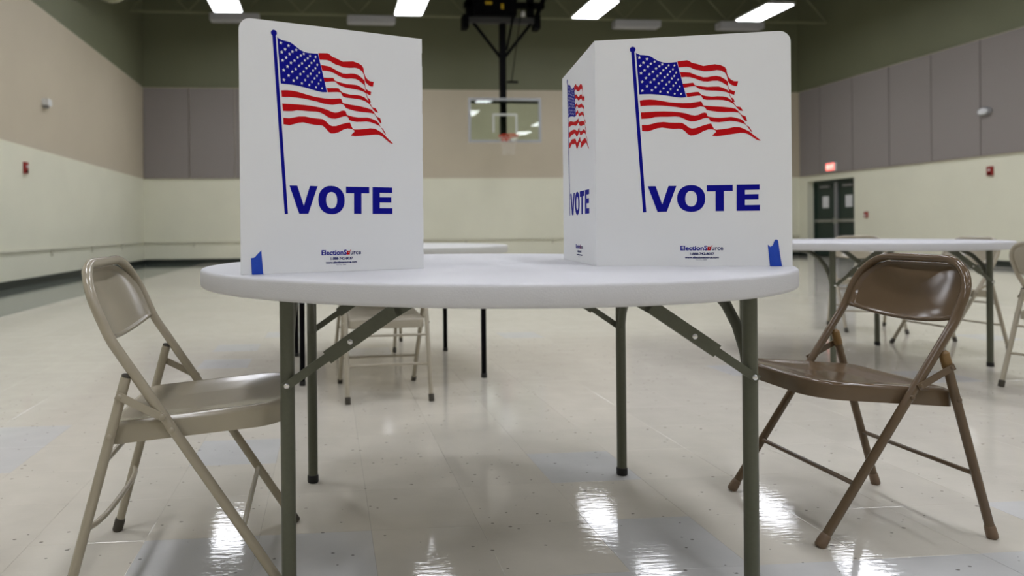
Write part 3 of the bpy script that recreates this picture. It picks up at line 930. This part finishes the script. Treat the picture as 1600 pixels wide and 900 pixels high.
def make_panel(parent, a, b, rounded, notch, prints, du):
    """panel from a to b (room xy); seen from outside a is the left end; outside is to the right of a->b"""
    a, b = Vector((a[0], a[1], 0)), Vector((b[0], b[1], 0))
    ud = (b - a).normalized()
    nd = Vector((ud.y, -ud.x, 0))                  # outward
    org = a - parent.location
    def P(u, v, o=0.0):
        return Vector((org.x, org.y, 0)) + ud * u + nd * o + Vector((0, 0, v))
    ol = panel_outline(rounded, notch)
    mb = MB()
    n = len(ol)
    flat_poly(mb, [ol], lambda u, v: P(u, v, 0))
    flat_poly(mb, [ol], lambda u, v: P(u, v, -PT))
    mb.add([P(u, v, 0) for u, v in ol] + [P(u, v, -PT) for u, v in ol], [(i, (i + 1) % n, (i + 1) % n + n, i + n) for i in range(n)])
    pn = mb.build('booth_panel', M['board'], parent)
    if not prints:
        return pn
    k = .001
    def prn(name, loops, m, off=.0004):
        mb = MB()
        for lp in loops:
            flat_poly(mb, lp, lambda u, v: P(u * k + du, v * k, off))
        return mb.build(name, m, pn)
    prn('flag_pole', [[POLE_P]], M['blue'])
    c = BALL_P[0]
    prn('pole_ball', [[[(c[0] + 6.9 * math.cos(q), c[1] + 6.9 * math.sin(q)) for q in [2 * PI * i / 24 for i in range(24)]]]], M['blue'], .0005)
    prn('flag_canton', [[CANTON_P]], M['blue'])
    stars = []
    for (x, y) in STARS_P:
        f = (x - 95) / 100.0
        R1 = 4.5 - .9 * f
        sx = 1.0 - .22 * f
        pts = []
        for i in range(10):
            q = PI / 2 + 2 * PI * i / 10 - .12
            rr = R1 if i % 2 == 0 else R1 * .42
            pts.append((x + rr * sx * math.cos(q), y + rr * math.sin(q)))
        stars.append([pts])
    prn('flag_stars', stars, M['printwhite'], .0008)
    for s in STRIPES:
        prn('flag_stripe', [[s]], M['printred'])
    for lp in ([V_P], [O1_P, O2_P], [T_P], [E_P]):
        prn('vote_letter', [lp], M['blue'])
    # maker's mark
    def line(name, s, u0, u1, v0, size, m, bold):
        me = text_mesh(s, size, bold)
        xs = [q.co.x for q in me.vertices]
        x0, x1 = min(xs), max(xs)
        for q in me.vertices:
            q.co = P((u0 + (q.co.x - x0) / (x1 - x0) * (u1 - u0)) * k + du, v0 * k + q.co.y, .0004)
        me.materials.append(m)
        return link(name, me, pn)
    line('maker_name', 'ElectionS', 196.3, 258.0, 38.2, .0155, M['blue'], .00045)
    line('maker_name', 'urce', 267.5, 293.4, 38.2, .0155, M['navy'], .0002)
    prn('maker_ballot_box', [[[(257.5, 38), (265.5, 38), (266.2, 46.5), (258.5, 46.8)], [(260, 42.2), (262, 40.3), (263.5, 43.2), (262, 44.6)]]], M['printred'])
    prn('maker_check_mark', [[[(258.8, 43.4), (260.2, 44.4), (262, 41.8), (268.2, 50.2), (269.6, 50.6), (262.4, 39.0), (261.4, 39.0)]]], M['printred'], .0006)
    line('maker_phone', '1-888-742-8037', 218.1, 273.1, 27.0, .0080, M['navy'], .0003)
    line('maker_website', 'www.electionsource.com', 206.3, 283.2, 18.9, .0066, M['navy'], .0003)
    line('part_number', 'Part No. 0848', 231.8, 255.7, 14.3, .0030, M['navy'], .0)
    return pn

def make_booth(label, pts, seen, rounds, du):
    t = thing('voting_booth', label, 'voting booth', (pts[0][0], pts[0][1], TZ + .0004))
    for i in range(3):
        make_panel(t, pts[i], pts[i + 1], rounds[i], ('L' if i else '') + ('R' if i < 2 else ''), seen[i], du[i])
    return t

def ext(a, b):
    a, b = Vector(a), Vector(b)
    return tuple(a + (b - a).normalized() * PW)
# right booth: far panel, side panel facing the aisle, front panel
rf = (.659, 1.715); ro = ext(rf, (1.09, 1.598)); rb = ext(rf, (.7225, 2.14))
rt_ = ext(rb, (1.15, 2.10))
make_booth('white folding voting booth at the right of the table, two printed sides showing', [rt_, rb, rf, ro], [False, True, True], [None, None, 'R'], [0, -.004, 0])
lo = (-.187, 1.562); lf = ext(lo, (.23, 1.72)); lb = ext(lf, (lf[0] - .112, lf[1] + .43))
lt3 = ext(lb, (-.20, 1.86))
make_booth('white folding voting booth at the left of the table, one printed side showing', [lo, lf, lb, lt3], [True, False, False], ['L', None, None], [-.0125, 0, 0])

# blue tape tabs that hold the booths down
def tape(label, a, b, pts, foot):
    a, b = Vector((*a, 0)), Vector((*b, 0))
    ud = (b - a).normalized(); nd = Vector((ud.y, -ud.x, 0))
    org = a + ud * pts[-1][0] * .001
    t = MB()
    def P(u, v, o): return a - org + ud * (u * .001) + nd * o + Vector((0, 0, v * .001))
    n = len(pts)
    for o in (.0010, .0014):
        flat_poly(t, [pts], lambda u, v: P(u, v, o))
    t.add([P(u, v, .0010) for u, v in pts] + [P(u, v, .0014) for u, v in pts], [(i, (i + 1) % n, (i + 1) % n + n, i + n) for i in range(n)])
    u0, u1 = pts[-1][0], pts[-2][0]
    z = .45
    t.add([P(u0, z, .0012), P(u1, z, .0012), P(u1 + .5, z, foot), P(u0 - .3, z, foot), P(u0, z + .4, .0012), P(u1, z + .4, .0012), P(u1 + .5, z + .4, foot), P(u0 - .3, z + .4, foot)],
          [(0, 1, 2, 3), (4, 5, 6, 7), (0, 1, 5, 4), (1, 2, 6, 5), (2, 3, 7, 6), (3, 0, 4, 7)])
    o = t.build('tape_strip', M['tape'])
    o.location = (org.x, org.y, TZ)
    tag(o, label, 'tape')
tape('torn blue tape tab at the lower left corner of the left booth', lo, lf, [(21.7, 36.1), (28.7, 36.6), (32, 39.6), (35.9, 44.1), (44.5, 52.2), (46.4, 26), (48.3, .9), (23.5, .9)], .007)
tape('torn blue tape tab at the lower right corner of the right booth', rf, ro, [(392.3, 51.3), (397.2, 46.0), (402.8, 49.0), (405, 54), (406.4, 59.6), (409.3, 63.3), (412.5, 63), (414.8, 61.0), (418.5, 31), (422.7, .9), (396.8, .9), ], .006)
